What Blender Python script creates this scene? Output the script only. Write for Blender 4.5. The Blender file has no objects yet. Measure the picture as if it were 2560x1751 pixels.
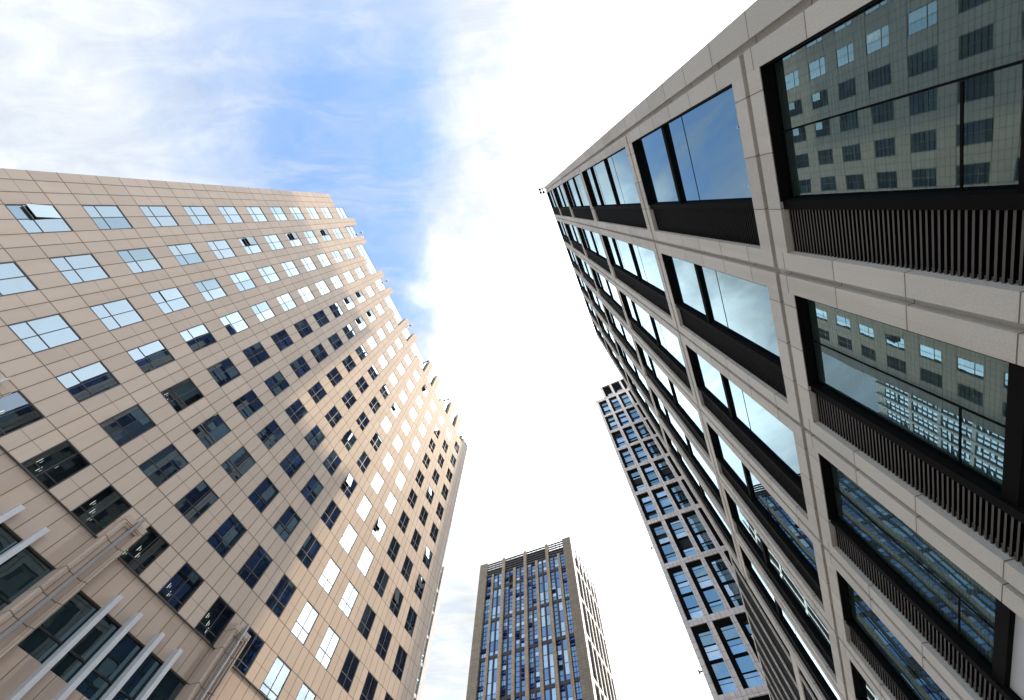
import bpy, math, random
from mathutils import Vector, Matrix
random.seed(7)
S = bpy.context.scene
COL = S.collection

# ------------------------------------------------------------------ camera
F_PX, W_PX, H_PX = 928.88, 2560.0, 1751.0
ZEN = (1298.70 - 1280.0, 522.73 - 875.5)          # where the zenith falls in the photograph
EYE = 1.6
up = Vector((ZEN[0], ZEN[1], F_PX)).normalized()    # world up seen from the camera (x right, y down, z ahead)
e1 = (Vector((1, 0, 0)) - up[0] * up).normalized()
e2 = up.cross(e1)
cam = bpy.data.cameras.new('camera')
cam.sensor_width = 36.0
cam.lens = F_PX / W_PX * 36.0
cam.clip_start = 0.05
cam.clip_end = 20000
camo = bpy.data.objects.new('camera', cam)
COL.objects.link(camo)
cx = Vector((e1[0], e2[0], up[0]))
cy = -Vector((e1[1], e2[1], up[1]))
cz = -Vector((e1[2], e2[2], up[2]))
camo.matrix_world = Matrix(((cx[0], cy[0], cz[0], 0), (cx[1], cy[1], cz[1], 0), (cx[2], cy[2], cz[2], EYE), (0, 0, 0, 1)))
S.camera = camo

# ------------------------------------------------------------------ render and exposure
S.view_settings.view_transform = 'Standard'
S.view_settings.look = 'None'
S.view_settings.gamma = 1.0
S.view_settings.exposure = 1.55
S.cycles.max_bounces = 8
S.cycles.glossy_bounces = 5
S.cycles.diffuse_bounces = 3
S.cycles.transparent_max_bounces = 12
S.cycles.sample_clamp_indirect = 6.0
S.cycles.use_denoising = True
S.cycles.blur_glossy = 0.0

SUN_EL, SUN_AZ = math.radians(52.7), math.radians(15.8)
SUN_DIR = Vector((math.cos(SUN_EL) * math.cos(SUN_AZ), math.cos(SUN_EL) * math.sin(SUN_AZ), math.sin(SUN_EL)))


# ------------------------------------------------------------------ node helper
class N:
    def __init__(s, tree):
        s.t = tree
        s.n = tree.nodes
        s.l = tree.links

    def put(s, sock, v):
        if v is None:
            return
        if isinstance(v, bpy.types.NodeSocket):
            s.l.new(v, sock)
        else:
            sock.default_value = v

    def m(s, op, a, b=None, c=None, clamp=False):
        x = s.n.new('ShaderNodeMath')
        x.operation = op
        x.use_clamp = clamp
        s.put(x.inputs[0], a)
        s.put(x.inputs[1], b)
        s.put(x.inputs[2], c)
        return x.outputs[0]

    def ss(s, v, a, b, lo=0.0, hi=1.0):           # smooth step from a to b
        x = s.n.new('ShaderNodeMapRange')
        x.interpolation_type = 'SMOOTHSTEP'
        s.put(x.inputs[0], v)
        for i, q in enumerate((a, b, lo, hi)):
            s.put(x.inputs[i + 1], q)
        return x.outputs[0]

    def mix(s, f, a, b):
        x = s.n.new('ShaderNodeMix')
        x.data_type = 'RGBA'
        s.put(x.inputs[0], f)
        s.put(x.inputs[6], a)
        s.put(x.inputs[7], b)
        return x.outputs[2]

    def mul(s, a, b):
        x = s.n.new('ShaderNodeMix')
        x.data_type = 'RGBA'
        x.blend_type = 'MULTIPLY'
        x.inputs[0].default_value = 1.0
        s.put(x.inputs[6], a)
        s.put(x.inputs[7], b)
        return x.outputs[2]

    def xyz(s, v):
        x = s.n.new('ShaderNodeSeparateXYZ')
        s.put(x.inputs[0], v)
        return x.outputs

    def vec(s, a, b, c):
        x = s.n.new('ShaderNodeCombineXYZ')
        for i, q in enumerate((a, b, c)):
            s.put(x.inputs[i], q)
        return x.outputs[0]

    def noise(s, v, scale, detail=4.0, rough=0.5, dist=0.0):
        x = s.n.new('ShaderNodeTexNoise')
        s.put(x.inputs['Vector'], v)
        x.inputs['Scale'].default_value = scale
        x.inputs['Detail'].default_value = detail
        x.inputs['Roughness'].default_value = rough
        x.inputs['Distortion'].default_value = dist
        return x.outputs['Fac']

    def coord(s):
        return s.n.new('ShaderNodeTexCoord').outputs

    def mapping(s, v, loc=(0, 0, 0), rot=(0, 0, 0), sc=(1, 1, 1)):
        x = s.n.new('ShaderNodeMapping')
        s.put(x.inputs[0], v)
        x.inputs[1].default_value = loc
        x.inputs[2].default_value = rot
        x.inputs[3].default_value = sc
        return x.outputs[0]

    def grey(s, v):
        return s.vec(v, v, v)


# ------------------------------------------------------------------ world: daylight sky with thin cloud
world = bpy.data.worlds.new('World')
S.world = world
world.use_nodes = True
k = N(world.node_tree)
k.n.clear()
sky = k.n.new('ShaderNodeTexSky')
sky.sky_type = 'NISHITA'
sky.sun_disc = False
sky.sun_elevation = SUN_EL
sky.sun_rotation = math.pi / 2 - SUN_AZ
D = k.coord()['Generated']
dx, dy, dz = k.xyz(D)
zc = k.m('MAXIMUM', dz, 0.16)
px, py = k.m('DIVIDE', dx, zc), k.m('DIVIDE', dy, zc)
P = k.vec(px, py, 0.0)
n1 = k.noise(P, 4.2, 9, 0.58, 0.5)
n1b = k.noise(k.mapping(P, (5.3, 2.1, 0)), 4.6, 9, 0.58, 0.5)
n3 = k.noise(k.mapping(P, (1.7, 8.1, 0), (0, 0, math.radians(38)), (2.0, 6.5, 1)), 1.6, 10, 0.62, 0.9)
n4 = k.noise(k.mapping(P, (3.7, 4.4, 0), (0, 0, math.radians(-22)), (2.4, 5.0, 1)), 2.0, 10, 0.62, 0.7)
xw = k.m('MULTIPLY_ADD', k.m('SUBTRACT', n1, 0.5), 0.34, px)
yw = k.m('MULTIPLY_ADD', k.m('SUBTRACT', n1b, 0.5), 0.34, py)
xe = k.m('SUBTRACT', k.m('MULTIPLY_ADD', yw, -0.13, -0.155), k.m('MULTIPLY', k.m('MULTIPLY', yw, yw), 0.15))
t1 = k.ss(k.m('SUBTRACT', xe, xw), -0.07, 0.14)
t2 = k.ss(xw, -1.05, -0.44, 0.18, 1.0)
t3 = k.ss(yw, 0.18, 0.50, 1.0, 0.16)
core = k.m('MULTIPLY', k.m('MULTIPLY', k.m('MULTIPLY', t1, t2), t3), k.ss(py, -0.50, -0.24, 0.55, 1.0))
cir = k.ss(n3, 0.42, 0.70, 1.0, 0.05)
cir2 = k.ss(n4, 0.36, 0.80, 1.0, 0.40)
south = k.m('MULTIPLY', k.m('MULTIPLY', k.ss(yw, -0.46, -0.66), k.ss(px, 0.45, 0.0)), k.ss(n1, 0.30, 0.60, 0.35, 0.95))
east = k.m('MULTIPLY', k.m('MULTIPLY', k.ss(xw, 0.2, 0.6), k.ss(yw, -0.10, -0.50)), 0.55)
faint = k.m('MULTIPLY', k.ss(n4, 0.42, 0.66), 0.30)
blue = k.m('MAXIMUM', k.m('MAXIMUM', core, south), k.m('MAXIMUM', east, faint))
dot = k.n.new('ShaderNodeVectorMath')
dot.operation = 'DOT_PRODUCT'
k.put(dot.inputs[0], D)
dot.inputs[1].default_value = SUN_DIR
halo = k.m('POWER', k.m('MAXIMUM', dot.outputs['Value'], 0.0), 14.0)
bright = k.m('MULTIPLY', k.ss(xw, -0.10, 0.60), k.ss(py, -0.78, -0.40, 0.85, 1.0))
mid = k.m('MULTIPLY', k.m('MULTIPLY', k.ss(xw, -0.34, -0.06), k.ss(yw, 0.02, 0.42)), k.ss(yw, 1.35, 0.75))
bright = k.m('MULTIPLY_ADD', mid, 0.55, bright)
cl = k.m('MULTIPLY_ADD', halo, 1.6, k.m('MULTIPLY_ADD', bright, 1.35, k.m('MULTIPLY_ADD', n3, 0.24, k.m('MULTIPLY_ADD', n1b, 0.16, 0.150))))
cloud = k.mul(k.grey(cl), (0.96, 0.985, 1.0, 1))
clear = k.mul(sky.outputs[0], (0.132, 0.146, 0.148, 1))
veil = k.mix(k.m('MULTIPLY', k.m('SUBTRACT', 1.0, k.m('MULTIPLY', cir, cir2)), 0.72), clear, (0.235, 0.265, 0.31, 1))
colr = k.mix(blue, cloud, veil)
bg = k.n.new('ShaderNodeBackground')
k.put(bg.inputs[0], colr)
bg.inputs[1].default_value = 1.0
out = k.n.new('ShaderNodeOutputWorld')
k.l.new(bg.outputs[0], out.inputs[0])

sun = bpy.data.lights.new('sun', 'SUN')
sun.energy = 1.3
sun.angle = math.radians(0.7)
sun.color = (1.0, 0.76, 0.50)
suno = bpy.data.objects.new('sun', sun)
COL.objects.link(suno)
suno.rotation_euler = SUN_DIR.to_track_quat('Z', 'Y').to_euler()


# ------------------------------------------------------------------ materials
def material(name):
    m = bpy.data.materials.new(name)
    m.use_nodes = True
    q = N(m.node_tree)
    return m, q, q.n['Principled BSDF']


def lines(q, c, period, offs, width, origin=0.0):
    """1 on joint lines at origin + n*period + off, else 0."""
    r = None
    for o in offs:
        f = q.m('FRACT', q.m('ADD', q.m('DIVIDE', q.m('SUBTRACT', c, origin + o), period), 0.5))
        d = q.m('MULTIPLY', q.m('ABSOLUTE', q.m('SUBTRACT', f, 0.5)), period)
        v = q.m('LESS_THAN', d, width / 2)
        r = v if r is None else q.m('MAXIMUM', r, v)
    return r


def cell(q, c, period, origin=0.0):
    return q.m('FLOOR', q.m('DIVIDE', q.m('SUBTRACT', c, origin), period))


def white(q, v):
    x = q.n.new('ShaderNodeTexWhiteNoise')
    q.put(x.inputs[0], v)
    return x.outputs[0]


def stone(name, base, joint, xs, zs, jw=0.018, speck=0.14, vary=0.08, stain=0.25, stain_col=(0.30, 0.20, 0.11, 1), rough=0.62, faintz=None, run=0.25):
    """panelled stone: xs/zs = (period, offsets, origin) of the joints in local x and z."""
    m, q, b = material(name)
    o = q.coord()['Object']
    x, y, z = q.xyz(o)
    jx = lines(q, x, xs[0], xs[1], jw, xs[2])
    jz = lines(q, z, zs[0], zs[1], jw, zs[2])
    j = q.m('MAXIMUM', jx, jz)
    if faintz:
        j = q.m('MAXIMUM', j, q.m('MULTIPLY', lines(q, z, zs[0], faintz, jw, zs[2]), 0.45))
    cxn = q.m('ADD', cell(q, x, xs[0], xs[2]), 0.0)
    for off in xs[1][1:]:
        cxn = q.m('ADD', cxn, q.m('MULTIPLY', cell(q, x, xs[0], xs[2] + off), 1.37))
    czn = q.m('ADD', cell(q, z, zs[0], zs[2]), 0.0)
    for off in zs[1][1:]:
        czn = q.m('ADD', czn, q.m('MULTIPLY', cell(q, z, zs[0], zs[2] + off), 1.71))
    w = white(q, q.vec(cxn, czn, 3.0))
    sp = q.noise(o, 45.0, 3, 0.75)
    sp2 = q.noise(o, 0.55, 5, 0.6)
    st = q.noise(q.mapping(o, (0, 0, 0), (0, 0, 0), (2.4, 2.4, 0.16)), 1.0, 6, 0.65, 0.3)
    f = q.m('ADD', q.m('ADD', q.m('MULTIPLY', q.m('SUBTRACT', sp, 0.5), speck * 2), q.m('MULTIPLY', q.m('SUBTRACT', w, 0.5), vary * 2)), q.m('MULTIPLY', q.m('SUBTRACT', sp2, 0.5), 0.16))
    c = q.mul((*base, 1), q.grey(q.m('ADD', f, 1.0)))
    c = q.mix(q.m('MULTIPLY', q.ss(st, 0.48, 0.76), stain), c, stain_col)
    wide = q.m('MAXIMUM', lines(q, x, xs[0], xs[1], jw * 5, xs[2]), lines(q, z, zs[0], zs[1], jw * 5, zs[2]))
    c = q.mix(q.m('MULTIPLY', q.m('MULTIPLY', wide, q.ss(q.noise(o, 1.3, 4, 0.6), 0.40, 0.66)), 0.22), c, stain_col)
    c = q.mix(q.m('MULTIPLY', j, 0.85), c, (*joint, 1))
    q.put(b.inputs['Base Color'], c)
    b.inputs['Roughness'].default_value = rough
    b.inputs['Specular IOR Level'].default_value = 0.35
    bp = q.n.new('ShaderNodeBump')
    bp.inputs['Strength'].default_value = 0.35
    bp.inputs['Distance'].default_value = 0.01
    q.put(bp.inputs['Height'], q.m('SUBTRACT', q.m('MULTIPLY', sp, 0.3), j))
    q.l.new(bp.outputs[0], b.inputs['Normal'])
    return m


def glass(name, tint, base, fac=0.62, wave=0.0012, wscale=0.5, see=0.0, haze=0.0):
    """coated window glass: mirror-like outside, dark inside; see = part one looks through."""
    m, q, b = material(name)
    q.n.remove(b)
    o = q.n['Material Output']
    bp = q.n.new('ShaderNodeBump')
    bp.inputs['Strength'].default_value = 1.0
    bp.inputs['Distance'].default_value = 1.0
    oc = q.coord()['Object']
    q.put(bp.inputs['Height'], q.m('MULTIPLY', q.noise(oc, wscale, 1.5, 0.5), wave / wscale))
    gl = q.n.new('ShaderNodeBsdfAnisotropic')
    gl.inputs['Roughness'].default_value = 0.0
    gl.inputs['Color'].default_value = (*tint, 1)
    q.l.new(bp.outputs[0], gl.inputs['Normal'])
    di = q.n.new('ShaderNodeBsdfDiffuse')
    rnd = q.noise(oc, 0.35, 2, 0.5)
    q.put(di.inputs['Color'], q.mul((*base, 1), q.grey(q.m('MULTIPLY_ADD', rnd, 1.2, 0.4))))
    body = di.outputs[0]
    if see > 0:
        tr = q.n.new('ShaderNodeBsdfTransparent')
        tr.inputs[0].default_value = (0.80, 0.92, 0.90, 1)
        mx = q.n.new('ShaderNodeMixShader')
        mx.inputs[0].default_value = see
        q.l.new(body, mx.inputs[1])
        q.l.new(tr.outputs[0], mx.inputs[2])
        body = mx.outputs[0]
    lw = q.n.new('ShaderNodeLayerWeight')
    lw.inputs[0].default_value = 0.35
    mx = q.n.new('ShaderNodeMixShader')
    q.put(mx.inputs[0], q.m('MULTIPLY_ADD', q.m('POWER', lw.outputs['Facing'], 3.0), 1.0 - fac, fac, clamp=True))
    q.l.new(body, mx.inputs[1])
    q.l.new(gl.outputs[0], mx.inputs[2])
    fin = mx.outputs[0]
    if haze > 0:                                   # dust on the pane
        du = q.n.new('ShaderNodeBsdfDiffuse')
        du.inputs[0].default_value = (0.52, 0.60, 0.66, 1)
        m2 = q.n.new('ShaderNodeMixShader')
        q.put(m2.inputs[0], q.m('MULTIPLY_ADD', q.noise(q.mapping(oc, sc=(1, 1, 0.3)), 2.0, 4, 0.6), haze, haze * 0.5))
        q.l.new(fin, m2.inputs[1])
        q.l.new(du.outputs[0], m2.inputs[2])
        fin = m2.outputs[0]
    q.l.new(fin, o.inputs[0])
    return m


def plain(name, col, rough=0.5, metal=0.0, var=0.12, scale=3.0, spec=0.4):
    m, q, b = material(name)
    o = q.coord()['Object']
    nz = q.noise(o, scale, 5, 0.6)
    q.put(b.inputs['Base Color'], q.mul((*col, 1), q.grey(q.m('MULTIPLY_ADD', nz, var * 2, 1.0 - var))))
    b.inputs['Roughness'].default_value = rough
    b.inputs['Metallic'].default_value = metal
    b.inputs['Specular IOR Level'].default_value = spec
    return m


# left building grid (metres): window column spacing, floor spacing
SU, U0, SV, V0 = 2.8726, -10.25, 3.536, 19.716 + EYE
DL = 24.0


def X(j):
    return U0 + SU * j


def Zf(i):
    return V0 + SV * i


BAY = 3.66
MAT = dict(
    beige=stone('beige granite panel', (0.328, 0.268, 0.222), (0.055, 0.042, 0.034), (SU, [0, 0.268 * SU, 0.535 * SU, 0.768 * SU], U0), (SV, [0, 0.601 * SV], V0), jw=0.046, faintz=[0.33 * SV], stain=0.30, vary=0.06),
    lower=stone('brown granite panel', (0.30, 0.238, 0.196), (0.05, 0.038, 0.03), (SU, [0, 0.268 * SU, 0.535 * SU, 0.768 * SU], U0), (SV, [0.09 * SV, 0.36 * SV, 0.63 * SV], V0), jw=0.040, stain=0.36),
    grey=stone('grey granite pier cladding', (0.452, 0.414, 0.366), (0.045, 0.036, 0.03), (400.0, [0.0], 200.0), (BAY * 0.305, [0.0], EYE + 0.16), jw=0.014, speck=0.36, stain=0.32, vary=0.10),
    band=stone('grey granite band cladding', (0.452, 0.414, 0.366), (0.045, 0.036, 0.03), (BAY * 0.25, [0.0], 0.15), (400.0, [0.0], 200.0), jw=0.014, speck=0.36, stain=0.28, vary=0.10),
    blade_shaded=plain('shaded louvre blade metal', (0.022, 0.020, 0.019), 0.7, spec=0.05),  # darker copy of the blade metal: upper louvres' shade put into the colour
    pale=stone('pale tile cladding', (0.68, 0.61, 0.57), (0.08, 0.06, 0.05), (0.9, [0.0], 0.0), (1.3, [0.0], 0.0), jw=0.04, stain=0.35, stain_col=(0.30, 0.19, 0.12, 1)),
    brown=stone('brown tile cladding', (0.20, 0.165, 0.122), (0.055, 0.045, 0.035), (1.05, [0.0], 0.0), (0.62, [0.0], 0.0), jw=0.05, stain=0.25, vary=0.12),
    tan=stone('tan tile cladding', (0.30, 0.235, 0.165), (0.10, 0.08, 0.06), (1.05, [0.0], 0.0), (0.62, [0.0], 0.0), jw=0.05, stain=0.25, vary=0.12),
    bright=stone('sunlit side cladding', (0.66, 0.62, 0.57), (0.2, 0.18, 0.16), (1.2, [0.0], 0.0), (1.2, [0.0], 0.0), jw=0.03, stain=0.15),  # sunlight on the centre tower's side face, put into the colour
    slab=stone('pale concrete panel', (0.24, 0.235, 0.225), (0.12, 0.11, 0.10), (1.5, [0.0], 0.0), (1.1, [0.0], 0.0), jw=0.05, stain=0.3),
    black=plain('black metal', (0.006, 0.0055, 0.0055), 0.8, spec=0.03),
    dark=plain('dark grey metal', (0.055, 0.050, 0.050), 0.5),
    blade=plain('louvre blade metal', (0.095, 0.083, 0.076), 0.6, spec=0.1),
    post=plain('dark brown metal', (0.040, 0.034, 0.038), 0.5),
    alu=plain('pale aluminium', (0.40, 0.41, 0.435), 0.38, 0.25, var=0.06),
    rail=plain('grey steel rail', (0.30, 0.29, 0.29), 0.35, 0.6),
    room=plain('dark room', (0.012, 0.014, 0.016), 0.9),
    roof=plain('grey roof felt', (0.16, 0.16, 0.16), 0.9),
    frame=plain('black window frame', (0.016, 0.016, 0.018), 0.4),
    sash=plain('pale sash edge', (0.40, 0.44, 0.40), 0.4),
    blind=plain('grey green blind', (0.13, 0.15, 0.135), 0.7),
    lblind=plain('off white roller blind', (0.55, 0.55, 0.56), 0.8, var=0.04),
    mirror=glass('silver blue mirror glass', (0.80, 0.95, 1.0), (0.002, 0.006, 0.018), 0.26, haze=0.008),
    dim=glass('dark see-through glass', (0.72, 0.85, 0.95), (0.002, 0.004, 0.008), 0.15, see=0.7),
    mirror2=glass('silver blue mirror glass over a curtain', (0.72, 0.91, 1.0), (0.022, 0.034, 0.050), 0.20),
    greyp=glass('grey blind pane', (0.8, 0.85, 0.85), (0.35, 0.35, 0.32), 0.25),
    shop=glass('green tinted shop glass', (0.42, 0.56, 0.62), (0.012, 0.022, 0.026), 0.22, 0.003, 0.9),
    tower=glass('blue tinted tower glass', (0.68, 0.92, 1.0), (0.004, 0.008, 0.013), 0.30, 0.0016, 0.35),
    clear=glass('blue tinted clear glass', (0.45, 0.66, 0.76), (0.010, 0.014, 0.016), 0.27, 0.0022, 0.5, see=0.75),
    ga=glass('blue apartment glass', (0.40, 0.56, 0.78), (0.02, 0.035, 0.055), 0.50, 0.004, 0.6),
    gb=glass('curtained apartment glass', (0.55, 0.78, 0.95), (0.16, 0.26, 0.30), 0.40, 0.004, 0.6),
    gt=glass('grey blue apartment glass', (0.42, 0.62, 0.70), (0.02, 0.042, 0.05), 0.50, 0.004, 0.6),
    navy=glass('navy glass', (0.22, 0.42, 0.95), (0.003, 0.006, 0.018), 0.12, 0.003, 0.5),
    gc=glass('deep blue apartment glass', (0.14, 0.22, 0.55), (0.01, 0.015, 0.05), 0.50, 0.004, 0.6),
    gd=glass('pale apartment glass', (0.75, 0.90, 1.0), (0.22, 0.30, 0.34), 0.55, 0.004, 0.6),
)


# ------------------------------------------------------------------ mesh builder
class MB:
    def __init__(s, mats, sy=1.0):
        s.mats = mats if isinstance(mats, (list, tuple)) else [mats]
        s.v, s.f, s.mi, s.sy = [], [], [], sy

    def quad(s, a, b, c, d, mi=0):
        n = len(s.v)
        s.v += [a, b, c, d]
        s.f.append((n, n + 1, n + 2, n + 3))
        s.mi.append(mi)

    def box(s, x0, x1, y0, y1, z0, z1, mi=0):
        x0, x1 = min(x0, x1), max(x0, x1)
        y0, y1 = min(y0, y1), max(y0, y1)
        n = len(s.v)
        s.v += [(x, y, z) for z in (z0, z1) for y in (y0, y1) for x in (x0, x1)]
        for f in ((0, 2, 3, 1), (4, 5, 7, 6), (0, 1, 5, 4), (2, 6, 7, 3), (0, 4, 6, 2), (1, 3, 7, 5)):
            s.f.append(tuple(n + i for i in f))
            s.mi.append(mi)

    def prism(s, pts, z0, z1, mi=0):               # plan outline extruded upwards
        n, k_ = len(s.v), len(pts)
        s.v += [(p[0], p[1], z0) for p in pts] + [(p[0], p[1], z1) for p in pts]
        s.f.append(tuple(n + i for i in range(k_))[::-1])
        s.f.append(tuple(n + k_ + i for i in range(k_)))
        s.mi += [mi, mi]
        for i in range(k_):
            j = (i + 1) % k_
            s.f.append((n + i, n + j, n + k_ + j, n + k_ + i))
            s.mi.append(mi)

    def relief(s, xs, zs, depth, back, mi=0):
        """height field facing -y: depth(i, j) gives y of a cell, or None for an opening (walls run to back)."""
        nx, nz = len(xs) - 1, len(zs) - 1
        dp = [[depth(i, j) for j in range(nz)] for i in range(nx)]

        def y(i, j):
            if i < 0 or j < 0 or i >= nx or j >= nz or dp[i][j] is None:
                return back
            return dp[i][j]
        for i in range(nx):
            for j in range(nz):
                if dp[i][j] is not None:
                    q = dp[i][j]
                    s.quad((xs[i], q, zs[j]), (xs[i + 1], q, zs[j]), (xs[i + 1], q, zs[j + 1]), (xs[i], q, zs[j + 1]), mi)
        for i in range(nx + 1):
            for j in range(nz):
                a, b = y(i - 1, j), y(i, j)
                if abs(a - b) > 1e-6:
                    s.quad((xs[i], a, zs[j]), (xs[i], b, zs[j]), (xs[i], b, zs[j + 1]), (xs[i], a, zs[j + 1]), mi)
        for i in range(nx):
            for j in range(nz + 1):
                a, b = y(i, j - 1), y(i, j)
                if abs(a - b) > 1e-6:
                    s.quad((xs[i], a, zs[j]), (xs[i + 1], a, zs[j]), (xs[i + 1], b, zs[j]), (xs[i], b, zs[j]), mi)

    def build(s, name, parent=None, kind=None, label=None):
        me = bpy.data.meshes.new(name)
        v = s.v if s.sy > 0 else [(p[0], -p[1], p[2]) for p in s.v]
        me.from_pydata(v, [], s.f if s.sy > 0 else [f[::-1] for f in s.f])
        for m in s.mats:
            me.materials.append(m)
        me.polygons.foreach_set('material_index', s.mi)
        me.update()
        o = bpy.data.objects.new(name, me)
        COL.objects.link(o)
        if parent:
            o.parent = parent
        if kind:
            o['kind'] = kind
        if label:
            o['label'] = label
        return o


def thing(name, label, cat, loc=(0, 0, 0), rotz=0.0, group=None):
    o = bpy.data.objects.new(name, None)
    COL.objects.link(o)
    o.location = loc
    o.rotation_euler = (0, 0, rotz)
    o.empty_display_size = 1.0
    o['label'] = label
    o['category'] = cat
    if group:
        o['group'] = group
    return o


def pane(b, x0, x1, y, z0, z1, mi=0, tilt=0.0011):
    """one glass pane, set a hair out of true as real panes are."""
    a, c = random.gauss(0, tilt), random.gauss(0, tilt)
    hx, hz = (x1 - x0) / 2, (z1 - z0) / 2
    b.quad((x0, y - a * hx - c * hz, z0), (x1, y + a * hx - c * hz, z0), (x1, y + a * hx + c * hz, z1), (x0, y - a * hx + c * hz, z1), mi)


# ------------------------------------------------------------------ ground
g = MB(MAT_G := stone('paved plaza', (0.55, 0.52, 0.48), (0.08, 0.08, 0.08), (1.2, [0.0], 0.0), (50.0, [0.0], 25.0), jw=0.02))
g.quad((-4000, -4000, 0), (4000, -4000, 0), (4000, 4000, 0), (-4000, 4000, 0))
go = g.build('plaza', kind='structure')

# ================================================================== LEFT BUILDING
AZ_L = 1.17557
LB = thing('office_building', 'wide beige stone building with a grid of square mirror windows and a stepped glazed roofline', 'building',
           (-math.sin(AZ_L) * DL, math.cos(AZ_L) * DL, 0), AZ_L)
WJ, WI = 0.535, 0.601
REV = 0.055
cols = list(range(15))
u_brk, v_brk = [X(-0.66)], [Zf(-1.905)]
for j in cols:
    u_brk += [X(j), X(j + WJ)]
u_brk.append(X(15.36))
wins = []
for i in range(-2, 10):
    lo = -1.905 if i == -2 else i
    if i > -2:
        v_brk.append(Zf(i))
    v_brk.append(Zf(i + WI))
v_brk.append(Zf(10.13))


def wall_depth(a, c):
    return None if (a % 2 == 1 and c % 2 == 0 and c < 24) else 0.0


# row -2 starts at the very foot of this wall, so the even rows are the window rows
b = MB(MAT['beige'])
b.relief(u_brk, v_brk, wall_depth, 0.30)
b.build('wall', LB)
b = MB([MAT['room'], MAT['beige'], MAT['roof']])
b.box(X(-0.66), X(15.36), 0.45, 17.0, 0.0, Zf(10.0), 0)
b.quad((X(-0.66), 0.302, 0), (X(-0.66), 17.0, 0), (X(-0.66), 17.0, Zf(10.3)), (X(-0.66), 0.302, Zf(10.3)), 1)
b.quad((X(15.365), 0.302, 0), (X(15.365), 17.0, 0), (X(15.365), 17.0, Zf(10.5)), (X(15.365), 0.302, Zf(10.5)), 1)
b.build('core', LB)
b = MB(MAT['roof'])
b.box(X(-0.6), X(15.3), 0.62, 16.9, Zf(10.03), Zf(10.12))
b.build('roof', LB)

OPEN = {(1, 4): 20, (1, 6): 22, (1, 8): 20, (4, 7): 18, (4, 8): 20, (5, 7): 20, (5, 8): 18, (10, 9): 24, (9, 6): 16, (8, 3): 5, (9, 2): 24, (13, 5): 22,
        (11, 2): 26, (14, 3): 20, (14, 2): 20, (13, 1): 24, (0, 0): 17, (2, 1): 4, (5, 0): 10}
GREY = {(3, 5): (0, 1), (10, 0): (0, 1)}


def to_pixel(p):
    d = Vector(p) - Vector((0, 0, EYE))
    x = d.dot(cx)
    y = d.dot(cy)
    z = -d.dot(cz)
    if z <= 0.01:
        return None
    return (1280 + F_PX * x / z, 875.5 - F_PX * y / z)


LM = Matrix.Translation(LB.location) @ Matrix.Rotation(AZ_L, 4, 'Z')


def window_size(j, i):
    q = [to_pixel(LM @ Vector((X(j + a), 0, Zf(i + c)))) for a, c in ((0, 0), (WJ, 0), (WJ, WI), (0, WI))]
    if any(p is None for p in q):
        return 0
    if not any(-20 < p[0] < 2580 and -20 < p[1] < 1771 for p in q):
        return 0
    return abs(sum(q[n][0] * q[(n + 1) % 4][1] - q[(n + 1) % 4][0] * q[n][1] for n in range(4))) / 2


def window_meshes(j, i, fb, pb):
    x0, x1 = X(j), X(j + WJ)
    z0, z1 = Zf(-1.905 if i == -2 else i), Zf(i + WI)
    xm, zt = (x0 + x1) / 2, Zf(i) + WI * SV * 0.335
    t = 0.045
    y0, y1 = 0.012, REV
    fb.box(x0, x0 + t, y0, y1, z0, z1)
    fb.box(x1 - t, x1, y0, y1, z0, z1)
    fb.box(x0 + t, x1 - t, y0, y1, z0, z0 + t)
    fb.box(x0 + t, x1 - t, y0, y1, z1 - t, z1)
    fb.box(xm - t / 2, xm + t / 2, y0 + 0.01, y1 - 0.002, z0 + t, z1 - t)
    fb.box(x0 + t, xm - t / 2, y0 + 0.01, y1 - 0.002, zt - t / 2, zt + t / 2)
    fb.box(xm + t / 2, x1 - t, y0 + 0.01, y1 - 0.002, zt - t / 2, zt + t / 2)
    yp = y1 - 0.015
    for a, (xa, xb) in enumerate(((x0 + t, xm - t / 2), (xm + t / 2, x1 - t))):
        for c, (za, zb) in enumerate(((z0 + t, zt - t / 2), (zt + t / 2, z1 - t))):
            mi = 1 if GREY.get((j, i)) == (a, c) else 2 if i == -2 or (j, i) == (4, 0) else 0
            if (j, i) in OPEN and a == 0 and c == 1:
                ang = math.radians(OPEN[(j, i)] * 0.56)
                L = zb - za
                s_, c_ = math.sin(ang), math.cos(ang)
                yo, zo = 0.03 - L * s_, zb - L * c_
                pb.quad((xa, yo, zo), (xb, yo, zo), (xb, 0.03, zb), (xa, 0.03, zb), 0)
                n_ = len(fb.v)
                w_ = 0.05                                   # the sash: four bars behind the pane
                for (p, q) in (((xa, xa + w_), (0, L)), ((xb - w_, xb), (0, L)), ((xa + w_, xb - w_), (0, w_)), ((xa + w_, xb - w_), (L - w_, L))):
                    pts = []
                    for dd in (0.004, 0.05):
                        for r in q:
                            for xx in p:
                                pts.append((xx, 0.03 - r * s_ + dd * c_, zb - r * c_ - dd * s_))
                    n_ = len(fb.v)
                    fb.v += pts
                    for f in ((0, 1, 3, 2), (4, 6, 7, 5), (0, 4, 5, 1), (2, 3, 7, 6), (0, 2, 6, 4), (1, 5, 7, 3)):
                        fb.f.append(tuple(n_ + e for e in f))
                        fb.mi.append(0)
                fb.box(xa, xa + 0.03, y1 - 0.05, y1, za, zb, 1)     # pale inner edge of the opening
                fb.box(xa + 0.03, xb, y1 - 0.05, y1, za, za + 0.03, 1)
            else:
                if mi == 0 and (j * 7 + i * 5 + a) % 6 == 0:
                    mi = 3
                pane(pb, xa, xb, yp, za, zb, mi, 0.0006)


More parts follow.
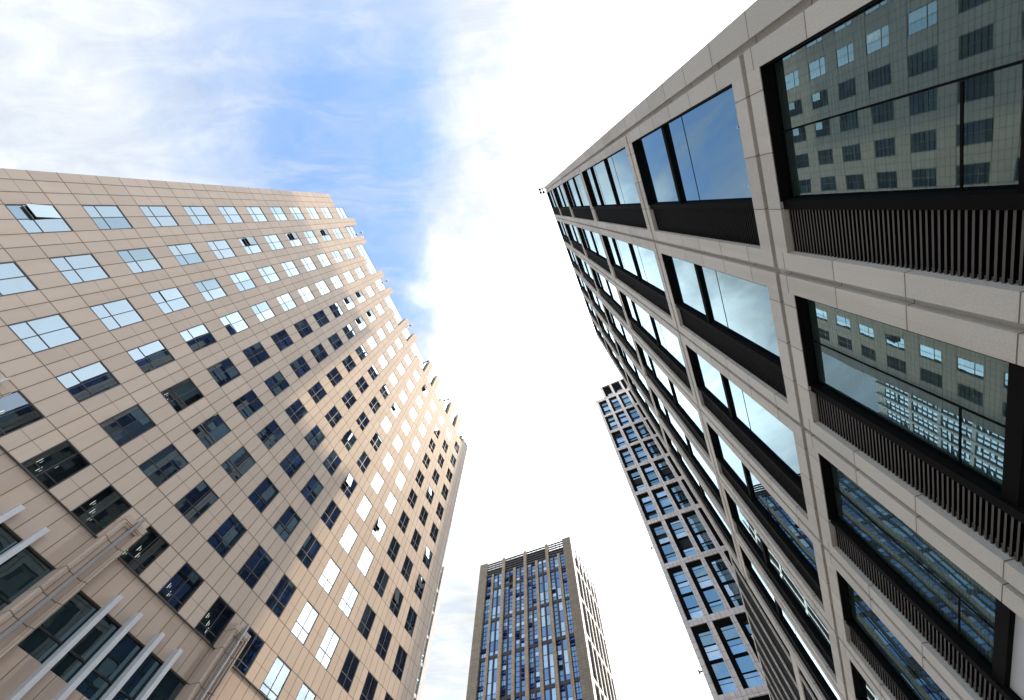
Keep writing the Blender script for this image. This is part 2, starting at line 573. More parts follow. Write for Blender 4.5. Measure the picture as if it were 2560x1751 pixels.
allw = [(window_size(j, i), j, i) for j in cols for i in range(-2, 10)]
allw.sort(reverse=True)
best = {(j, i) for s_, j, i in allw[:99] if s_ > 0}
rest_f, rest_p = MB([MAT['frame'], MAT['sash']]), MB([MAT['mirror'], MAT['greyp'], MAT['dim'], MAT['mirror2']])
for s_, j, i in allw:
    if (j, i) in best:
        fb, pb = MB([MAT['frame'], MAT['sash']]), MB([MAT['mirror'], MAT['greyp'], MAT['dim'], MAT['mirror2']])
        window_meshes(j, i, fb, pb)
        w = fb.build('window', LB, label='window with one pane swung open' if OPEN.get((j, i), 0) > 8 else None)
        pb.build('pane', w)
    else:
        window_meshes(j, i, rest_f, rest_p)
w = rest_f.build('window', LB, kind='stuff')
rest_p.build('pane', w, kind='stuff')

# lit ceiling tubes behind the lowest windows
tube, q_, b_ = material('lit fluorescent tube')
b_.inputs['Base Color'].default_value = (0.8, 0.8, 0.75, 1)
b_.inputs['Emission Color'].default_value = (1.0, 0.97, 0.82, 1)
b_.inputs['Emission Strength'].default_value = 0.45
for j, i, n_t in ((3, -2, 2), (4, -2, 3), (5, -2, 3), (6, -2, 3), (7, -2, 2), (8, -2, 3), (4, 0, 2)):
    b = MB(tube)
    for q in range(n_t):
        x_ = X(j) + 0.25 + 0.26 * q + 0.05 * (q % 2)
        z_ = Zf(i) + (0.02 if i == 0 else 0.62) + 0.24 * ((q * 2 + j) % 3)
        b.box(x_, x_ + 0.022, 0.20, 0.22, z_, z_ + 0.26)
        b.box(x_ + 0.10, x_ + 0.112, 0.20, 0.22, z_ + 0.06, z_ + 0.20)
    b.build('ceiling_light', LB)

# stepped roofline: stone piers standing above recessed bays of glass
teeth = [(j + 0.555, j + 0.945, 11.43) for j in (0, 1, 3, 4, 6, 7, 9, 10, 12, 13)]
low = [(2.555, 2.99, 10.40), (5.55, 5.99, 10.40), (8.57, 9.01, 10.40), (11.57, 12.01, 10.40)]
for a, c, t in teeth:
    b = MB(MAT['beige'])
    b.box(X(a), X(c), 0.0, 0.60, Zf(10.13), Zf(t))
    b.build('parapet_pier', LB)
for a, c, t in low:
    b = MB(MAT['beige'])
    b.box(X(a), X(c), 0.0, 0.34, Zf(10.13), Zf(t))
    b.build('parapet_block', LB)
for a, c, t in ((-0.66, -0.045, 10.30), (14.69, 15.36, 10.53)):
    b = MB(MAT['beige'])
    b.box(X(a), X(c), 0.0, 0.60, Zf(10.13), Zf(t))
    b.build('parapet_block', LB)
gl = [(-0.04, 0.55), (0.945, 1.555), (1.945, 3.555), (3.945, 4.555), (4.945, 6.555), (6.945, 7.555), (7.945, 9.555), (9.945, 10.555), (10.945, 12.555), (12.945, 13.555), (13.945, 14.685)]
for a, c in gl:
    n_ = 2 if c - a > 1 else 1
    fb, pb = MB(MAT['frame']), MB(MAT['mirror'])
    z0, z1 = 10.135, 11.12
    zs_ = [z0, z0 + 0.30, z0 + 0.63, z1]
    ya, yb = 0.36, 0.44
    for q in range(n_):
        xa, xb = X(a + (c - a) * q / n_), X(a + (c - a) * (q + 1) / n_)
        fb.box(xa, xa + 0.03, ya, yb, Zf(z0), Zf(z1))
        fb.box(xb - 0.03, xb, ya, yb, Zf(z0), Zf(z1))
        for r in range(3):
            pane(pb, xa + 0.03, xb - 0.03, ya + 0.03, Zf(zs_[r]) + 0.03, Zf(zs_[r + 1]) - 0.02, 0, 0.0006)
            fb.box(xa + 0.03, xb - 0.03, ya, yb, Zf(zs_[r]) - 0.02, Zf(zs_[r]) + 0.03)
        fb.box(xa + 0.03, xb - 0.03, ya, yb, Zf(z1) - 0.02, Zf(z1))
    w = fb.build('roof_glazing', LB)
    pb.build('pane', w)

# foot of the facade: recessed stone, large shop windows, stone piers and white fins
PIERS = [(-0.42, 0.01), (2.59, 3.02), (5.585, 6.01), (8.62, 9.045), (11.63, 12.05), (14.64, 15.07)]
lu, shops = [X(-0.66)], []
for a in (0, 3, 6):
    lu += [X(a + 0.03), X(a + 2.58)]
lu.append(X(15.36))
lz = [0.0, Zf(-5.4), Zf(-4.6), Zf(-4.0), Zf(-3.55), Zf(-3.0), Zf(-2.37), Zf(-1.906)]
lz = [0.0, Zf(-5.6), Zf(-4.35), Zf(-3.66), Zf(-3.005), Zf(-2.37), Zf(-1.906)]
b = MB(MAT['lower'])
b.relief(lu, lz, lambda i, j: None if (i % 2 == 1 and j % 2 == 0 and j > 0) or False else 0.10, 0.45)
b.build('lower_wall', LB)
for a in (0, 3, 6):
    for z0, z1 in ((-3.005, -2.37), (-4.35, -3.66)):
        fb, pb = MB(MAT['frame']), MB(MAT['shop'])
        x0, x1 = X(a + 0.03), X(a + 2.58)
        cuts = [x0, X(a + 0.56), X(a + 1.0), X(a + 1.56), X(a + 2.0), x1]
        zm = z0 + (z1 - z0) * 0.34
        for q in range(5):
            xa, xb = cuts[q], cuts[q + 1]
            fb.box(xa, xa + 0.05, 0.2, 0.3, Zf(z0), Zf(z1))
            fb.box(xa + 0.05, xb, 0.2, 0.3, Zf(zm) - 0.03, Zf(zm) + 0.03)
            pane(pb, xa + 0.05, xb, 0.26, Zf(z0), Zf(zm) - 0.03, 0, 0.003)
            pane(pb, xa + 0.05, xb, 0.26, Zf(zm) + 0.03, Zf(z1), 0, 0.003)
        w = fb.build('shop_window', LB)
        pb.build('pane', w)
b = MB(MAT['dark'])
b.box(X(-0.66), X(15.36), 0.0, 0.10, Zf(-1.915), Zf(-1.9075))
b.build('string_course', LB)
for a, c in PIERS:
    y = -0.48
    zt = Zf(-1.56)
    xs_ = [X(a), X(a) + 0.13, X(a) + 0.24, X(c) - 0.24, X(c) - 0.13, X(c)]
    zs_ = [0.0] + [zt - 1.55, zt - 0.46, zt - 0.34, zt]
    b = MB(MAT['lower'])
    dep = {0: y, 1: y + 0.05, 2: y + 0.13, 3: y + 0.05, 4: y}
    b.relief(xs_, zs_, lambda i, j: y if j >= 3 else (dep[i] if j < 2 or i in (0, 4) else min(dep[i], y + 0.05 if j == 2 else dep[i])), 0.10)
    p_ = b.build('pier', LB)
    b = MB(MAT['beige'])                                       # sloping stone cap
    n_ = len(b.v)
    b.v += [(X(a), y, zt), (X(c), y, zt), (X(c), 0.0, zt), (X(a), 0.0, zt), (X(a) + 0.1, -0.12, zt + 0.22), (X(c) - 0.1, -0.12, zt + 0.22), (X(c) - 0.1, 0.0, zt + 0.22), (X(a) + 0.1, 0.0, zt + 0.22)]
    for f in ((0, 3, 2, 1), (4, 5, 6, 7), (0, 1, 5, 4), (1, 2, 6, 5), (3, 0, 4, 7)):
        b.f.append(f)
        b.mi.append(0)
    b.build('pier_cap', p_)
    b = MB(MAT['rail'])
    xm = (X(a) + X(c)) / 2
    b.box(xm - 0.035, xm + 0.035, y - 0.16, y + 0.12, 0.0, zt + 0.28)
    b.box(xm - 0.075, xm - 0.035, y - 0.07, y - 0.03, 0.0, zt + 0.22)
    b.box(xm + 0.035, xm + 0.075, y - 0.07, y - 0.03, 0.0, zt + 0.22)
    b.build('pier_rail', p_)
for a in (0, 3, 6):
    for q in (0.0, 0.54, 1.0, 1.54, 2.0, 2.54):
        x_ = X(a + q)
        if q == 0.0 or q == 2.54:
            continue
        b = MB(MAT['alu'])
        b.box(x_ - 0.115, x_ + 0.115, -0.33, 0.10, Zf(-4.6), Zf(-2.215))
        b.box(x_ - 0.05, x_ + 0.05, 0.10, 0.2, Zf(-4.5), Zf(-2.4))
        b.build('fin', LB)

# roof spotlights on thin arms (things of their own)
ROT_L = Matrix.Rotation(AZ_L, 4, 'Z')
for n_, (u_, lab) in enumerate(((1.38, 'white spotlight arm above the second glazed bay from the topmost stone corner'), (4.20, 'white spotlight arm on the roof edge beside the blue sky patch'),
                                (7.05, 'white spotlight arm on the stepped roof edge in front of white cloud'), (9.40, 'small dark spotlight on the beige roof edge beside a dark pier side'),
                                (12.18, 'small dark spotlight on the roof edge nearest the far corner of the beige building'))):
    dark = n_ > 2
    loc = LM @ Vector((X(u_), 0.42, Zf(11.12)))
    t = thing('roof_spotlight', lab, 'spotlight', loc, AZ_L, 'spotlights on the beige roof edge')
    b = MB(MAT['alu'] if not dark else MAT['dark'])
    hgt = 1.2 if not dark else 0.42
    b.box(-0.05, 0.05, -0.05, 0.05, 0.0, hgt)
    b.box(-0.05, 0.05, -0.55, -0.05, hgt - 0.1, hgt)
    b.build('arm', t)
    b = MB(MAT['alu'] if not dark else MAT['dark'])
    b.prism([(-0.14, -0.62), (0.14, -0.62), (0.10, -0.30), (-0.10, -0.30)], hgt - 0.34, hgt - 0.1)
    b.build('lamp_head', t)

# ================================================================== RIGHT TOWER
AZ_R = 1.1776
DR = 1.1015 * BAY
# local frame: x = along the facade towards -d, y = into the building
RB = thing('office_tower', 'tall grey granite tower close by with wide blue windows, black louvre strips and grooved piers', 'tower',
           (math.sin(AZ_R) * DR, -math.cos(AZ_R) * DR, 0), AZ_R + math.pi)


def XR(s_):
    return -(s_ - 0.2241) * BAY


def ZR(h_):
    return h_ * BAY + EYE


FB = [1.942, 3.787, 6.575, 9.369, 12.05]
ROOF = 14.50
YG = 0.045 * BAY
HB = 0.104
GW = 0.016


def band_rows(lo, hi):
    r = [lo]
    for f_ in FB:
        if lo < f_ < hi:
            r += [f_ - GW, f_ + GW]
    return r + [hi]


pier_s = [0.0, 1.0, 2.0, 3.0, 4.0, 4.98, 5.86]
edge_lo = [-0.115, 0.895, 1.895, 2.895, 3.895, 4.88, 5.77]
edge_hi = [0.098, 1.11, 2.11, 3.11, 4.11, 5.085, 5.97]
BASE_H = (0.0 - EYE) / BAY
for p_ in range(7):
    xs_ = sorted([XR(edge_lo[p_]), XR(pier_s[p_] - GW), XR(pier_s[p_] + GW), XR(edge_hi[p_])])
    hz = band_rows(BASE_H, ROOF)
    zs_ = [ZR(q) for q in hz]
    b = MB(MAT['grey'])
    b.relief(xs_, zs_, lambda i, j: 0.10 if (i == 1 or (j % 2 == 1 and not (p_ == 0 and i == 2))) else 0.0, YG + 0.24)
    b.build('pier', RB)
for f_ in FB:
    b = MB(MAT['band'])
    for p_ in range(6):
        xs_ = sorted([XR(edge_hi[p_]), XR(edge_lo[p_ + 1])])
        b.relief(xs_, [ZR(f_ - HB), ZR(f_ - GW), ZR(f_ + GW), ZR(f_ + HB)], lambda i, j: 0.10 if j == 1 else 0.0, YG + 0.24)
    b.build('floor_band', RB)
# glazing units: (bottom, top, undersides of the dark bars)
UNITS = [(BASE_H, 1.942 - HB, [0.955]), (1.942 + HB, 3.787 - HB, [2.994]), (3.787 + HB, 6.575 - HB, [4.917, 5.831]), (6.575 + HB, 9.369 - HB, [7.718, 8.685]),
         (9.369 + HB, 12.05 - HB, [10.47, 11.35]), (12.05 + HB, ROOF - 0.06, [13.15, 14.0])]
BT = 0.042
for un, (lo, hi, bars) in enumerate(UNITS):
    for bay in range(6):
        sa, sb = edge_hi[bay], edge_lo[bay + 1]
        sg, sl = sb - 0.245, sb - 0.205             # end of glass, start of louvre
        top = hi
        cuts = [lo]
        for q in bars:
            cuts += [q, q + BT]
        cuts.append(top)
        # frame with its bars
        fb = MB(MAT['black'])
        fb.box(XR(sa), XR(sg), 0.012, YG + 0.04, ZR(hi) - 0.025, ZR(hi) - 0.002)          # black lining of the opening
        fb.box(XR(sa) - 0.002, XR(sa) - 0.02, 0.012, YG - 0.031, ZR(lo) + 0.061, ZR(hi) - 0.026)
        fb.box(XR(sg), XR(sl), 0.05, YG + 0.15, ZR(lo), ZR(top))
        for q in bars:
            fb.box(XR(sa), XR(sg), YG - 0.075, YG + 0.04, ZR(q), ZR(q + BT))
        fb.box(XR(sa), XR(sg), YG - 0.03, YG + 0.04, ZR(lo), ZR(lo) + 0.06)
        fb.box(XR(sa), XR(sa + 0.012), YG - 0.03, YG + 0.04, ZR(lo) + 0.06, ZR(top))
        for q in range(0, len(cuts), 2):
            za, zb = ZR(cuts[q]), ZR(cuts[q + 1])
            if un > 0:
                zt = zb - 0.20 * (zb - za) if q else zb - 0.28 * (zb - za)
                fb.box(XR(sa + 0.012), XR(sg), YG - 0.006, YG + 0.01, zt - 0.010, zt + 0.010)
        if un == 0:
            xm = XR(sa + 0.27)
            fb.box(xm - 0.012, xm + 0.012, YG - 0.008, YG + 0.01, ZR(0.955 + BT), ZR(hi))
            zt = ZR(1.14)
            fb.box(XR(sa + 0.275), XR(sg), YG - 0.006, YG + 0.01, zt - 0.012, zt + 0.012)
        fo = fb.build('window_frame', RB)
        pb = MB([MAT['tower'], MAT['clear'], MAT['lblind']])
        for q in range(0, len(cuts), 2):
            za, zb = ZR(cuts[q]), ZR(cuts[q + 1])
            mi = 1 if un == 0 and bay < 4 else 0
            if un == 0 and q == 0:
                mi = 2
            x0, x1 = sorted((XR(sa), XR(sg)))
            pane(pb, x0, x1, YG, za, zb, mi, 0.0007 if un else 0.0004)
        pb.build('pane', fo)
        # louvre strip
        lb = MB([MAT['blade'] if un == 0 else MAT['blade_shaded'], MAT['black']])
        pitch = 0.0655
        n_ = int((ZR(top) - ZR(lo)) / pitch)
        x0, x1 = sorted((XR(sl), XR(sb)))
        for q in range(n_):
            z = ZR(lo) + (q + 0.3) * pitch
            m_ = len(lb.v)
            lb.v += [(x0, 0.10, z), (x1, 0.10, z), (x1, 0.14, z + 0.012), (x0, 0.14, z + 0.012), (x0, 0.10, z + 0.024), (x1, 0.10, z + 0.024), (x1, 0.14, z + 0.036), (x0, 0.14, z + 0.036)]
            for f, mm in (((0, 1, 2, 3), 1), ((0, 4, 5, 1), 0), ((4, 7, 6, 5), 1)):  # undersides and tops black: shade in the gaps put into the colour
                lb.f.append(tuple(m_ + e for e in f))
                lb.mi.append(mm)
        lb.quad((x0, 0.20, ZR(lo)), (x1, 0.20, ZR(lo)), (x1, 0.20, ZR(top)), (x0, 0.20, ZR(top)), 1)
        lb.build('louvre', RB)
        if un == 0 and bay < 4:
            vb = MB(MAT['blind'])
            z = ZR(0.955 + BT) + 0.03
            while z < ZR(hi) - 0.03:
                vb.box(XR(sa) - 0.02, XR(sg) + 0.02, YG + 0.06, YG + 0.072, z, z + 0.040)
                z += 0.051
            vb.build('window_blind', RB)
b = MB(MAT['black'])
b.box(XR(edge_hi[0] + 0.002), XR(5.97), 0.02, 0.7, ZR(ROOF - 0.055), ZR(ROOF) + 0.04)
b.build('roof_cap', RB)
b = MB([MAT['room'], MAT['grey'], MAT['roof']])
b.box(XR(-0.10), XR(5.95), YG + 0.25, 11.5, 0, ZR(ROOF) - 0.3, 0)
b.build('core', RB)
b = MB(MAT['grey'])
b.box(XR(-0.115), XR(-0.095), YG + 0.242, 11.5, 0, ZR(ROOF))
b.box(XR(5.952), XR(5.97), YG + 0.242, 11.5, 0, ZR(ROOF))
b.build('side_wall', RB)
# lower wing beyond the far corner
WT = 4.26
b = MB([MAT['black'], MAT['grey']])
b.box(XR(5.975), XR(10.8), 0.06, 11.0, 0, ZR(WT) - 0.05, 0)
b.box(XR(5.975), XR(10.8), 0.03, 0.5, ZR(WT) - 0.05, ZR(WT) + 0.12, 1)
b.box(XR(5.975), XR(10.8), 0.005, 0.059, ZR(2.78), ZR(2.90), 1)
b.build('wing', RB)
q = 6.17
n_ = 0
while q < 10.7:
    b = MB(MAT['grey'])
    b.box(XR(q), XR(q + 0.040), -0.012, 0.058, ZR(2.9), ZR(WT) - 0.052)
    b.box(XR(q), XR(q + 0.040), -0.012, 0.058, ZR(0.6), ZR(2.779))
    b.build('wing_fin', RB)
    q += 0.555
# floodlights on the upper corner
RM = Matrix.Translation(RB.location) @ Matrix.Rotation(AZ_R + math.pi, 4, 'Z')
t = thing('floodlight_bracket', 'small dark bracket of round floodlights on the topmost corner of the granite tower', 'floodlight', RM @ Vector((XR(-0.10), -0.02, ZR(ROOF))), AZ_R + math.pi)
b = MB(MAT['black'])
b.box(-0.05, 0.05, -0.65, 0.15, -0.02, 0.10)
b.box(-0.5, -0.05, -0.36, -0.26, -0.02, 0.10)
b.box(-0.44, -0.05, -0.66, -0.58, -0.02, 0.10)
b.build('arm', t)
for q in ((0.0, -0.68), (-0.52, -0.30), (-0.41, -0.68)):
    b = MB(MAT['black'])
    pts = [(q[0] + 0.16 * math.cos(a_ * math.pi / 5), q[1] + 0.16 * math.sin(a_ * math.pi / 5)) for a_ in range(10)]
    b.prism(pts, -0.06, 0.12)
    b.build('lamp', t)

# ================================================================== CENTRE TOWER
HC = 97.0
aC = math.radians(-24.98)
CT = thing('apartment_tower', 'brown tiled tower with tall blue window strips and an open lattice crown', 'tower', (-0.1338 * HC, 1.2379 * HC, 0), aC)


def zc_(f_):
    return EYE + f_ * HC


def xc_(f_):
    return f_ * HC


WC = 0.3539
DEPTH_C = 22.6
major = [(0.0, 0.0297), (0.0899, 0.101), (0.1743, 0.1851), (0.2579, 0.268), (0.3242, WC)]
minor = [(0.050, 0.0576), (0.133, 0.1426), (0.2158, 0.2256), (0.299, 0.308)]
for n_, (a, c) in enumerate(major):
    b = MB(MAT['brown'] if n_ in (0, 4) else MAT['tan'])
    b.box(xc_(a), xc_(c), -0.4, 0.9, 0, zc_(1.0))
    b.build('corner_pier' if n_ in (0, 4) else 'pilaster', CT)
for a, c in minor:
    b = MB(MAT['tan'])
    b.box(xc_(a), xc_(c), -0.15, 0.9, 0, zc_(0.950))
    b.build('narrow_pilaster', CT)
gaps = []
pil = sorted(major + minor)
for (a, c), (a2, c2) in zip(pil[:-1], pil[1:]):
    gaps.append((c, a2))
SP = [0.896 - 0.1043 * q for q in range(9)]
ST = 0.0042
groups = [(SP[0] + ST, 0.948)] + [(SP[q + 1] + ST, SP[q] - ST) for q in range(8)]
for lo, hi in [(s_ - ST, s_ + ST) for s_ in SP] + [(0.948, 0.953)]:
    b = MB(MAT['post'])
    for a, c in gaps:
        b.box(xc_(a), xc_(c), 0.16, 0.9, zc_(lo), zc_(hi))
    b.build('spandrel', CT)
b = MB(MAT['room'])
b.box(0.3, xc_(WC) - 0.3, 0.95, DEPTH_C - 0.3, 0, zc_(0.949))
b.build('core', CT)
rest_f, rest_p = MB(MAT['post']), MB([MAT['ga'], MAT['gb'], MAT['gc'], MAT['gd'], MAT['room']])


def strip_window(x0, x1, z0, z1, style, fb, pb):
    fb.box(x0, x0 + 0.09, 0.25, 0.5, z0, z1)
    fb.box(x1 - 0.09, x1, 0.25, 0.5, z0, z1)
    h_ = z1 - z0
    if style == 0:
        rows = [0, 0.12, 0.40, 0.72, 1.0]
    else:
        n2 = max(4, round(h_ / 1.12))
        rows = [q_ / n2 for q_ in range(n2 + 1)]
    for ra, rb in zip(rows[:-1], rows[1:]):
        za, zb = z0 + ra * h_ + 0.035, z0 + rb * h_ - 0.035
        fb.box(x0 + 0.09, x1 - 0.09, 0.30, 0.45, za - 0.035, za)
        fb.box(x0 + 0.09, x1 - 0.09, 0.30, 0.45, zb, zb + 0.035)
        r_ = random.random()
        if style == 0:
            mi = 0 if r_ < 0.35 else 3 if r_ < 0.8 else 1
        else:
            mi = 0 if r_ < 0.62 else 3 if r_ < 0.76 else 1 if r_ < 0.86 else 2 if r_ < 0.97 else 4
        if mi == 2:                                            # top-hung pane standing open
            o_ = random.uniform(0.25, 0.5)
            pb.quad((x0 + 0.09, 0.38 - o_, za + 0.1), (x1 - 0.09, 0.38 - o_, za + 0.1), (x1 - 0.09, 0.38, zb), (x0 + 0.09, 0.38, zb), 2)
            pb.quad((x0 + 0.09, 0.6, za), (x1 - 0.09, 0.6, za), (x1 - 0.09, 0.6, zb), (x0 + 0.09, 0.6, zb), 4)
        elif mi == 4:
            pb.quad((x0 + 0.09, 0.6, za), (x1 - 0.09, 0.6, za), (x1 - 0.09, 0.6, zb), (x0 + 0.09, 0.6, zb), 4)
        else:
            pane(pb, x0 + 0.09, x1 - 0.09, 0.40, za, zb, mi, 0.006)
        if style == 2:
            xm = (x0 + x1) / 2
            fb.box(xm - 0.03, xm + 0.03, 0.31, 0.39, za, zb)


for gi, (lo, hi) in enumerate(groups):
    for (a, c) in gaps:
        parts = [(a, c)] if c - a < 0.025 else [(a, (a + c) / 2 - 0.0018), ((a + c) / 2 + 0.0018, c)]
        if len(parts) == 2 and gi == 0:
            b = MB(MAT['post'])
            b.box(xc_(parts[0][1]), xc_(parts[1][0]), 0.14, 0.9, 0, zc_(0.948))
            b.build('window_post', CT)
        for (a2, c2) in parts:
            style = (int(a2 * 1000) * 7 + gi // 5) % 3
            if gi < 6:
                fb, pb = MB(MAT['post']), MB([MAT['ga'], MAT['gb'], MAT['gc'], MAT['gd'], MAT['room']])
                strip_window(xc_(a2), xc_(c2), zc_(lo), zc_(hi), style, fb, pb)
                w = fb.build('window', CT)
                pb.build('pane', w)
            else:
                strip_window(xc_(a2), xc_(c2), zc_(lo), zc_(hi), style, rest_f, rest_p)
w = rest_f.build('window', CT, kind='stuff')
rest_p.build('pane', w, kind='stuff')
# lattice crown: rails across open bays, with dark plant screens in the middle bays
for n_, ((a, c), (a2, c2)) in enumerate(zip(major[:-1], major[1:])):
    b = MB(MAT['dark'])
    for q in range(6):
        z = zc_(0.9965) - q * 0.86
        b.box(xc_(c), xc_(a2), 0.0, 0.30, z - 0.34, z + 0.06)
    for q in range(1, 4):
        xm = xc_(c + (a2 - c) * q / 4)
        b.box(xm - 0.06, xm + 0.06, 0.19, 0.30, zc_(0.953), zc_(0.9975))
    b.build('crown_lattice', CT)
    if n_ in (1, 2):
        b = MB(MAT['black'])
        b.box(xc_(c), xc_(a2), 0.6, 4.0, zc_(0.953), zc_(0.988))
        b.build('plant_screen', CT)
    else:
        b = MB(MAT['dark'])
        b.box(xc_(c), xc_(a2), 0.5, 1.2, zc_(0.962), zc_(0.975))
        b.build('crown_beam', CT)
# side face: projecting piers and bands whitened as if sunlit, with dark recesses
xe_ = xc_(WC)
side = [(0.0, 1.5), (4.6, 5.2), (8.2, 8.8), (11.8, 12.4), (15.4, 16.0), (19.0, 19.6), (21.9, DEPTH_C)]
b = MB(MAT['brown'])
b.box(xe_ - 0.32, xe_ - 0.30, 0.901, DEPTH_C, 0, zc_(0.95))
b.build('side_wall', CT)
for n_, (a, c) in enumerate(side[1:]):
    b = MB(MAT['bright'])
    b.box(xe_ - 0.299, xe_ + 0.16, a, c, 0, zc_(0.995 if n_ % 2 else 0.985))
    b.build('side_pier', CT)
b = MB(MAT['bright'])
b.box(xe_ + 0.002, xe_ + 0.06, -0.38, 1.5, 0, zc_(0.998))  # thin white sheet: sunlight on the corner pier's side, painted in
b.build('sunlit_corner_face', CT)
for s_ in SP:
    b = MB(MAT['bright'])
    for (a, c), (a2, c2) in zip(side[:-1], side[1:]):
        b.box(xe_ - 0.299, xe_ + 0.05, max(c, 0.91), a2, zc_(s_ - 0.004), zc_(s_ + 0.004))
    b.build('side_band', CT)
for (a, c), (a2, c2) in zip(side[:-1], side[1:]):
    b = MB([MAT['black'], MAT['ga']])
    for lo, hi in groups:
        b.box(xe_ - 0.299, xe_ - 0.15, c + 0.05, a2 - 0.05, zc_(lo + 0.003), zc_(hi - 0.003), 0)
    b.build('side_window', CT)

# ================================================================== TOWER BEHIND THE GRANITE ONE
HT = 140.0
aT = math.radians(-25.84)
TT = thing('residential_tower', 'pale stone tower with stacked three-pane windows and dark panels, partly hidden by the granite tower', 'tower', (0.2348 * HT, 0.5463 * HT, 0), aT)


def zt_(f_):
    return EYE + f_ * HT


KT = HT / 130.0
TP = [(a * KT, c * KT) for a, c in ((0.0, 0.9), (3.9, 4.85), (8.0, 8.85), (12.0, 12.85), (16.0, 16.9), (20.0, 20.9), (24.0, 25.0))]
TB = [1.0, 0.9155, 0.8385, 0.7630, 0.6890, 0.6140, 0.5390, 0.4490, 0.3592, 0.2730, 0.187, 0.10]
TH = 0.0085
for n_, (a, c) in enumerate(TP):
    b = MB(MAT['pale'])
    m_ = (a + c) / 2
    zs_ = [0.0, zt_(1.0)]
    b.relief([a, m_ - 0.04, m_ + 0.04, c], zs_, lambda i, j: 0.06 if i == 1 else 0.0, 1.2)
    b.build('pier', TT)
for n_, t_ in enumerate(TB):
    b = MB(MAT['pale'])
    for (a, c), (a2, c2) in zip(TP[:-1], TP[1:]):
        b.relief([c, a2], [zt_(t_ - TH), zt_(t_ - TH / 2) - 0.04, zt_(t_ - TH / 2) + 0.04, zt_(t_)], lambda i, j: 0.06 if j == 1 else 0.0, 1.2)
    b.build('floor_band', TT)
b = MB(MAT['pale'])
b.box(-0.2, 25 * KT + 0.15, -0.2, 1.1, zt_(1.0), zt_(1.0) + 0.35)
b.build('cornice', TT)
for gi in range(11):
    hi, lo = TB[gi] - TH, TB[gi + 1]
    for bi, ((a, c), (a2, c2)) in enumerate(zip(TP[:-1], TP[1:])):
        fb = MB(MAT['black'])
        xd = c + 0.85 * KT
        fb.box(c, xd, 0.22, 0.8, zt_(lo), zt_(hi))                        # dark side panel
        ztop = zt_(hi) - 0.95 * KT
        fb.box(xd, a2, 0.30, 0.8, ztop, zt_(hi))                          # dark head panel
        pb = MB([MAT['gt'], MAT['gb'], MAT['gd'], MAT['room']])
        z0, z1 = zt_(lo), ztop
        if gi < 6:
            cuts = [0.0, 0.29, 0.35, 0.70, 0.76, 1.0]
            spl = [[0.72], [0.82], []]
        else:
            cuts = [0.0, 0.22, 0.235, 0.47, 0.52, 0.75, 0.765, 1.0]
            spl = [[0.7], [], [0.6], [0.7]]
        for q in range(0, len(cuts), 2):
            za, zb = z0 + (z1 - z0) * cuts[q], z0 + (z1 - z0) * cuts[q + 1]
            marks = [za] + [za + (zb - za) * e for e in spl[q // 2 % len(spl)]] + [zb]
            for pa, pc in zip(marks[:-1], marks[1:]):
                r_ = random.random()
                mi = 0 if r_ < 0.45 else 2 if r_ < 0.70 else 1 if r_ < 0.95 else 3
                pane(pb, xd, a2, 0.62, pa, pc - 0.04, mi, 0.004)
                fb.box(xd, a2, 0.55, 0.70, pc - 0.04, pc)
            if q:
                fb.box(xd, a2, 0.50, 0.72, z0 + (z1 - z0) * cuts[q - 1], za)
        w = fb.build('window', TT)
        pb.build('pane', w)
b = MB(MAT['room'])
b.box(0.05, 24.9 * KT, 0.85, 18.0, 0, zt_(1.0) - 0.01)
b.build('core', TT)
b = MB(MAT['pale'])
b.box(0.0, 0.049, 1.201, 18.0, 0, zt_(1.0) - 0.01)
b.build('side_wall', TT)
# set-back top storey
for a, c in [(p * KT, q * KT) for p, q in ((3.5, 4.5), (7.45, 8.35), (11.6, 12.4), (15.6, 16.5))]:
    b = MB(MAT['pale'])
    b.box(a, c, 0.05, 0.8, zt_(1.0) + 0.451, zt_(1.0685))
    b.build('top_pier', TT)
b = MB([MAT['black'], MAT['alu']])
b.box(3.55 * KT, 16.4 * KT, 0.801, 9.0, zt_(1.0) + 0.451, zt_(1.068), 0)
b.box(3.4 * KT, 16.6 * KT, -0.05, 1.0, zt_(1.0686), zt_(1.0715), 1)
b.build('top_storey', TT)
for a, c in [(p * KT, q * KT) for p, q in ((4.5, 7.45), (8.35, 11.6), (12.4, 15.6))]:
    fb, pb = MB(MAT['black']), MB(MAT['gd'])
    fb.box(a, a + 0.95 * KT, 0.30, 0.80, zt_(1.0) + 0.46, zt_(1.068) - 0.05)
    fb.box(a + 0.95 * KT, c, 0.45, 0.80, zt_(1.0235), zt_(1.068) - 0.05)
    pane(pb, a + 0.95 * KT, c - 0.1, 0.66, zt_(1.0) + 0.5, zt_(1.0235), 0, 0.003)
    w = fb.build('window', TT)
    pb.build('pane', w)
TM = Matrix.Translation(TT.location) @ Matrix.Rotation(aT, 4, 'Z')
for f_, lab in ((0.9155, 'small dark security camera on the pale tower corner just under its top row of windows'), (0.485, 'small dark security camera halfway up the corner of the pale tower'),
                (0.30, 'lowest small dark security camera on the corner of the pale tower')):
    t = thing('security_camera', lab, 'camera', TM @ Vector((0.0, 0.3, zt_(f_))), aT, 'cameras on the pale tower corner')
    b = MB(MAT['dark'])
    b.box(-0.45, -0.002, -0.10, 0.10, -0.05, 0.14)
    b.build('bracket', t)
    b = MB(MAT['dark'])
    b.prism([(-0.70, -0.5), (-0.40, -0.5), (-0.36, 0.2), (-0.74, 0.2)], -0.2, 0.16)
    b.build('camera_body', t)

